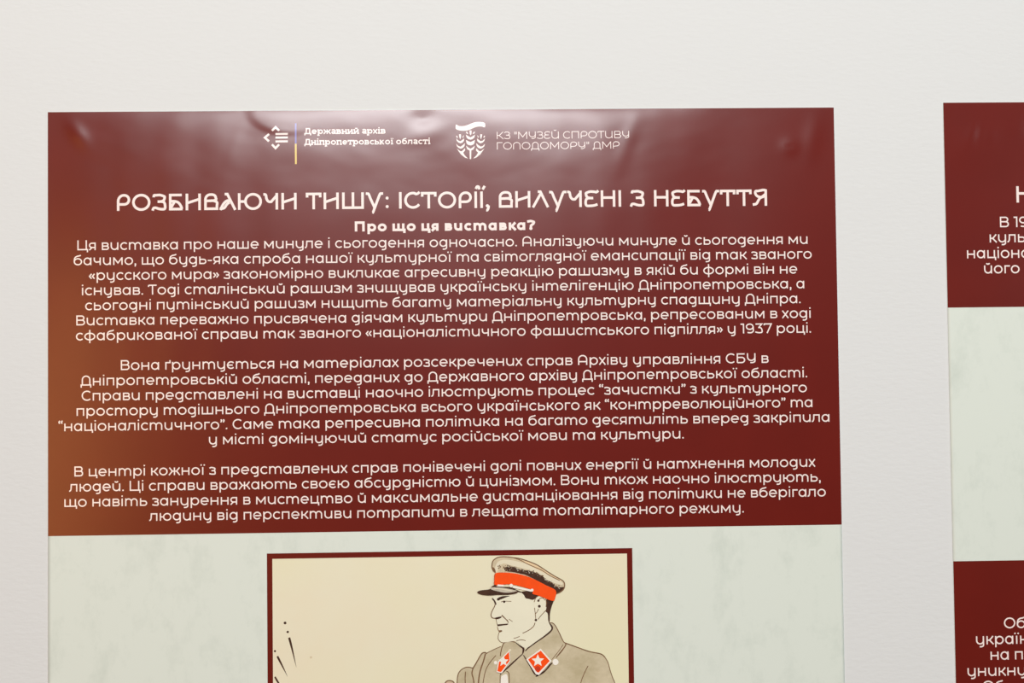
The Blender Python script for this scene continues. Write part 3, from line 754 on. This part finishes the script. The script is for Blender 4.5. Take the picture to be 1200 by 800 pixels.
    ('spoly', 'print', [(309.06,11.57),(310.81,12.36),(312.76,12.72),(316.19,12.5),(319.62,11.29),(322.57,10.08),(325.51,9.6),(328.44,9.72),(331.12,10.52),(331.19,13.72),(328.89,13.22),(326.45,13.2),(323.51,13.77),(320.07,15.32),(317.13,16.19),(314.19,16.32),(311.26,15.91),(308.93,14.76)]),
    ('poly', 'print', [(319.47,16.11),(320.94,16.12),(320.81,18.67),(320.12,19.9),(319.54,18.66)]),
    ('poly', 'print', [(316.78,16.93),(317.6,17.28),(318.47,18.66),(317.59,18.65),(316.81,18.06)]),
    ('poly', 'print', [(316.51,19.24),(317.57,20.03),(319.03,20.87),(320.1,21.37),(320.08,23.19),(318.52,22.84),(317.17,21.7)]),
    ('poly', 'print', [(316.56,23.32),(318.02,24.16),(320.06,25.06),(320.04,27.62),(318.09,27.11),(317.02,26.02)]),
    ('poly', 'print', [(316.61,27.74),(317.97,28.98),(320.01,30.22),(319.92,38.32),(319.34,37.83),(319.31,31.44),(317.71,30.7),(317.08,29.46)]),
    ('poly', 'print', [(323.36,18.1),(322.57,18.68),(321.69,18.68),(322.59,17.31),(323.42,16.97)]),
    ('poly', 'print', [(322.93,21.74),(321.55,22.86),(319.98,23.19),(320.0,21.37),(321.08,20.89),(322.56,20.06),(323.64,19.28)]),
    ('poly', 'print', [(322.98,26.06),(321.9,27.14),(319.94,27.61),(319.97,25.06),(322.03,24.19),(323.5,23.36)]),
    ('poly', 'print', [(322.85,29.5),(322.2,30.73),(320.58,31.45),(320.42,37.84),(319.83,38.32),(319.91,30.22),(321.98,29.0),(323.36,27.78)]),
    ('poly', 'print', [(311.33,19.01),(312.8,19.01),(312.87,21.08),(312.17,22.94),(311.6,21.07)]),
    ('poly', 'print', [(309.27,19.97),(310.04,20.47),(310.47,21.56),(309.74,21.65),(309.26,21.06)]),
    ('poly', 'print', [(315.04,19.72),(314.63,21.58),(313.89,21.58),(314.39,20.35)]),
    ('poly', 'print', [(309.15,22.14),(310.69,23.77),(312.25,24.42),(313.88,23.3),(315.21,22.18),(315.09,24.04),(313.85,25.51),(312.38,25.99),(310.68,25.24),(309.62,24.01)]),
    ('poly', 'print', [(309.11,26.22),(310.65,27.95),(312.36,28.55),(314.32,27.23),(315.8,25.77),(315.44,27.98),(314.3,29.44),(312.49,30.17),(310.88,29.42),(309.67,28.18)]),
    ('poly', 'print', [(309.56,30.0),(312.08,31.89),(313.3,32.14),(315.76,29.7),(315.89,31.42),(314.41,33.13),(315.46,35.1),(318.12,37.82),(315.45,36.82),(312.54,34.34)]),
    ('poly', 'print', [(328.71,21.18),(328.1,23.05),(327.44,21.17),(327.56,19.11),(329.02,19.12)]),
    ('poly', 'print', [(331.06,21.2),(330.56,21.79),(329.83,21.68),(330.28,20.6),(331.07,20.12)]),
    ('poly', 'print', [(325.93,20.43),(326.4,21.66),(325.67,21.66),(325.3,19.78)]),
    ('poly', 'print', [(330.63,24.15),(329.54,25.37),(327.82,26.09),(326.36,25.59),(325.16,24.11),(325.08,22.24),(326.39,23.38),(327.99,24.52),(329.56,23.89),(331.14,22.28)]),
    ('poly', 'print', [(330.49,28.32),(329.25,29.54),(327.63,30.27),(325.83,29.52),(324.72,28.04),(324.4,25.83),(325.86,27.31),(327.8,28.65),(329.51,28.07),(331.1,26.36)]),
    ('poly', 'print', [(327.49,34.45),(324.53,36.88),(321.83,37.85),(324.55,35.16),(325.65,33.21),(324.2,31.48),(324.36,29.76),(326.78,32.23),(328.0,31.99),(330.57,30.14)]),
  ],
  'archive_emblem': [
    ('mline', 'print', [(169.26,15.44),(171.99,12.71),(174.69,15.47)], 1.6),
    ('mline', 'print', [(166.99,17.94),(163.81,20.66),(166.95,23.53)], 1.6),
    ('mline', 'print', [(169.2,25.95),(171.9,28.82),(174.63,25.98)], 1.6),
    ('mline', 'print', [(171.85,17.97),(181.24,17.91)], 1.5),
    ('mline', 'print', [(171.83,20.71),(181.23,20.66)], 1.5),
    ('mline', 'print', [(171.82,23.68),(181.21,23.63)], 1.5),
  ],
  'flag_bar': [
    ('mline', 'blue', [(187.21,9.8),(187.18,25.48)], 1.15),
    ('mline', 'yellow', [(187.18,25.48),(187.21,41.01)], 1.3),
  ],
}

def draw(ink, items):
    for it in items:
        kind, m, pts = it[0], it[1], it[2]
        w = it[3] if len(it) > 3 else None
        if kind == 'fill': ink.poly(spline(pts, True, 4), m)
        elif kind == 'poly': ink.poly(pts, m)
        elif kind == 'spoly': ink.poly(spline(pts, True, 2), m)
        elif kind == 'line': ink.ribbon(spline(pts, False, 5), w, m)
        elif kind == 'mline': ink.ribbon(pts, w, m)
        elif kind == 'taper':
            q = spline([(a, b, c) for (a, b), c in zip(pts, w)], False, 5)
            ink.ribbon([z[:2] for z in q], [max(0.05, z[2]) for z in q], m)
        elif kind == 'disc': ink.disc(pts[0], w, m)
        elif kind == 'star':
            c = pts[0]
            ink.poly([(c[0] + (w if i % 2 == 0 else w * .45) * math.sin(i * pi / 5), c[1] - (w if i % 2 == 0 else w * .45) * math.cos(i * pi / 5)) for i in range(10)], m)

# ------------------------------------------------------------------ main poster
def main_poster():
    W, H, HB = 600.0, 850.0, 320.0
    p = Poster('exhibition_poster', 0, 0, W, H, height_main)
    p.root['label'] = 'large maroon-headed exhibition poster with white text and officer picture, at centre of wall'
    p.root['category'] = 'poster'
    p.root['group'] = 'exhibition posters on the white wall'
    us = frange(0, W, 2.5)
    vs = frange(0, 60, 1.25) + frange(60, HB, 2.6)[1:]
    p.grid('sheet', us, vs + frange(HB, H, 25)[1:], 0.0, MAT['paper'], back=0.42)
    p.grid('header_panel', us, vs, 0.05, MAT['maroon'])
    # emblem and name of the archive
    a = Ink(p); draw(a, ART['archive_emblem']); emb = a.build('archive_emblem')
    a = Ink(p); draw(a, ART['flag_bar']); o = a.build('flag_bar'); o['label'] = 'thin upright bar, blue above and yellow below'
    a = Ink(p)
    write(a, 'Державний архів', SLAB, 135, 6.4, 193.8, 255.4, 18.1)
    write(a, 'Дніпропетровської області', SLAB, 135, 6.4, 193.8, 289.5, 26.4)
    a.build('archive_name')
    # emblem and name of the museum
    a = Ink(p); draw(a, ART['wheat_emblem']); o = a.build('wheat_emblem'); o['label'] = 'white emblem of three wheat ears under a waving flag'
    a = Ink(p)
    write(a, 'КЗ "МУЗЕЙ СПРОТИВУ', LIGHT, 62, 7.9, 340.2, 441.4, 22.9)
    write(a, 'ГОЛОДОМОРУ" ДМР', LIGHT, 62, 7.9, 340.2, 434.0, 30.95)
    a.build('museum_name')
    # heading
    a = Ink(p)
    write(a, 'РОЗБИВАЮЧИ ТИШУ: ІСТОРІЇ, ВИЛУЧЕНІ З НЕБУТТЯ', TITLE, 108, 18.0, 52.0, 547.0, 75.6, space=300)
    a.build('heading')
    a = Ink(p)
    write(a, 'Про що ця виставка?', HEAVY, 172, 10.9, 231.4, 368.4, 92.75, space=240)
    a.build('subheading')
    v0, dv = 105.2, 11.36
    paras = [
        [('Ця виставка про наше минуле і сьогодення одночасно. Аналізуючи минуле й сьогодення ми', 22.2, 577.6),
         ('бачимо, що будь-яка спроба нашої культурної та світоглядної емансипації від так званого', 19.4, 580.6),
         ('«русского мира» закономірно викликає агресивну реакцію рашизму в якій би формі він не', 31.0, 569.2),
         ('існував. Тоді сталінський рашизм знищував українську інтелігенцію Дніпропетровська, а', 25.6, 574.4),
         ('сьогодні путінський рашизм нищить багату матеріальну культурну спадщину Дніпра.', 28.0, 571.4),
         ('Виставка переважно присвячена діячам культури Дніпропетровська, репресованим в ході', 21.3, 578.9),
         ('сфабрикованої справи так званого «націоналістичного фашистського підпілля» у 1937 році.', 21.0, 579.0)],
        [('Вона ґрунтується на матеріалах розсекречених справ Архіву управління СБУ в', 54.6, 546.0),
         ('Дніпропетровській області, переданих до Державного архіву Дніпропетровської області.', 24.4, 575.4),
         ('Справи представлені на виставці наочно ілюструють процес “зачистки” з культурного', 25.2, 575.0),
         ('простору тодішнього Дніпропетровська всього українського як “контрреволюційного” та', 21.4, 579.0),
         ('“націоналістичного”. Саме така репресивна політика на багато десятиліть вперед закріпила', 7.9, 591.9),
         ('у місті домінуючий статус російської мови та культури.', 120.4, 480.0)],
        [('В центрі кожної з представлених справ понівечені долі повних енергії й натхнення молодих', 19.7, 580.6),
         ('людей. Ці справи вражають своєю абсурдністю й цинізмом. Вони ткож наочно ілюструють,', 15.8, 584.2),
         ('що навіть занурення в мистецтво й максимальне дистанціювання від політики не вберігало', 12.2, 588.0),
         ('людину від перспективи потрапити в лещата тоталітарного режиму.', 75.5, 525.0)]]
    rows = [list(range(0, 7)), list(range(8, 14)), list(range(15, 19))]
    for par, rw in zip(paras, rows):
        a = Ink(p)
        tr = []
        for (txt, u0, u1), k in zip(par, rw):
            tr.append(round(write(a, txt, BODY, 89, 10.75, u0, u1, v0 + dv * k), 3))
        a.build('paragraph')
    # framed picture printed on the lower half
    U0, U1, V0, V1, b = 163.4, 439.5, 335.4, 735.0, 4.1
    a = Ink(p, 0.03)
    a.poly([(U0, V0), (U1, V0), (U1, V1), (U0, V1)], 'maroon')
    bd = a.build('picture_border')
    a = Ink(p, 0.07)
    a.poly([(U0 + b, V0 + b), (U1 - b, V0 + b), (U1 - b, V1 - b), (U0 + b, V1 - b)], 'aged')
    pic = a.build('officer_picture')
    pic['label'] = 'cream printed drawing of an officer in profile'
    off = 0.12
    for k in ('ink_splash', 'coat', 'face', 'hair', 'ear', 'cap_crown', 'cap_band', 'cap_visor', 'chin_strap', 'collar_badge'):
        a = Ink(p, off, 6.0)
        draw(a, ART[k])
        a.build(k, pic)
        off = a.off + 0.02
main_poster()

# ------------------------------------------------------------------ poster at the right
def side_poster():
    U, V, W, H = 685.2, -3.2, 600.0, 850.0
    p = Poster('exhibition_poster', U, V, W, H, height_side)
    p.root['label'] = 'second exhibition poster with two maroon text panels, cut off at right edge of photo'
    p.root['category'] = 'poster'
    p.root['group'] = 'exhibition posters on the white wall'
    us = frange(0, 90, 2.5) + frange(90, W, 15)[1:]
    vs = frange(0, 60, 2) + frange(60, H, 25)[1:]
    p.grid('sheet', us, vs, 0.0, MAT['paper'], back=0.42)
    p.grid('header_panel', us, frange(0, 60, 2) + frange(60, 158.4, 12)[1:], 0.05, MAT['maroon'])
    p.grid('text_panel', frange(0, W, 20), frange(352.3, 600, 20), 0.05, MAT['maroon'])
    a = Ink(p); write(a, 'Н', TITLE, 108, 18.0, 740.6 - U, None, 74.6 - V); a.build('heading')
    a = Ink(p)
    for txt, u, v in (('В 19', 727.3, 93.6), ('куль', 719.0, 105.3), ('націона', 701.1, 117.4), ('його', 714.1, 129.2)):
        write(a, txt, BODY, 89, 11.6, u - U, None, v - V)
    a.build('paragraph')
    a = Ink(p)
    for txt, u, v in (('Об', 723.2, 400.6), ('україн', 701.4, 412.5), ('на п', 712.3, 424.3), ('уникну', 694.3, 436.4), ('Об', 705.6, 448.2)):
        write(a, txt, BODY, 89, 11.6, u - U, None, v - V)
    a.build('paragraph')
side_poster()
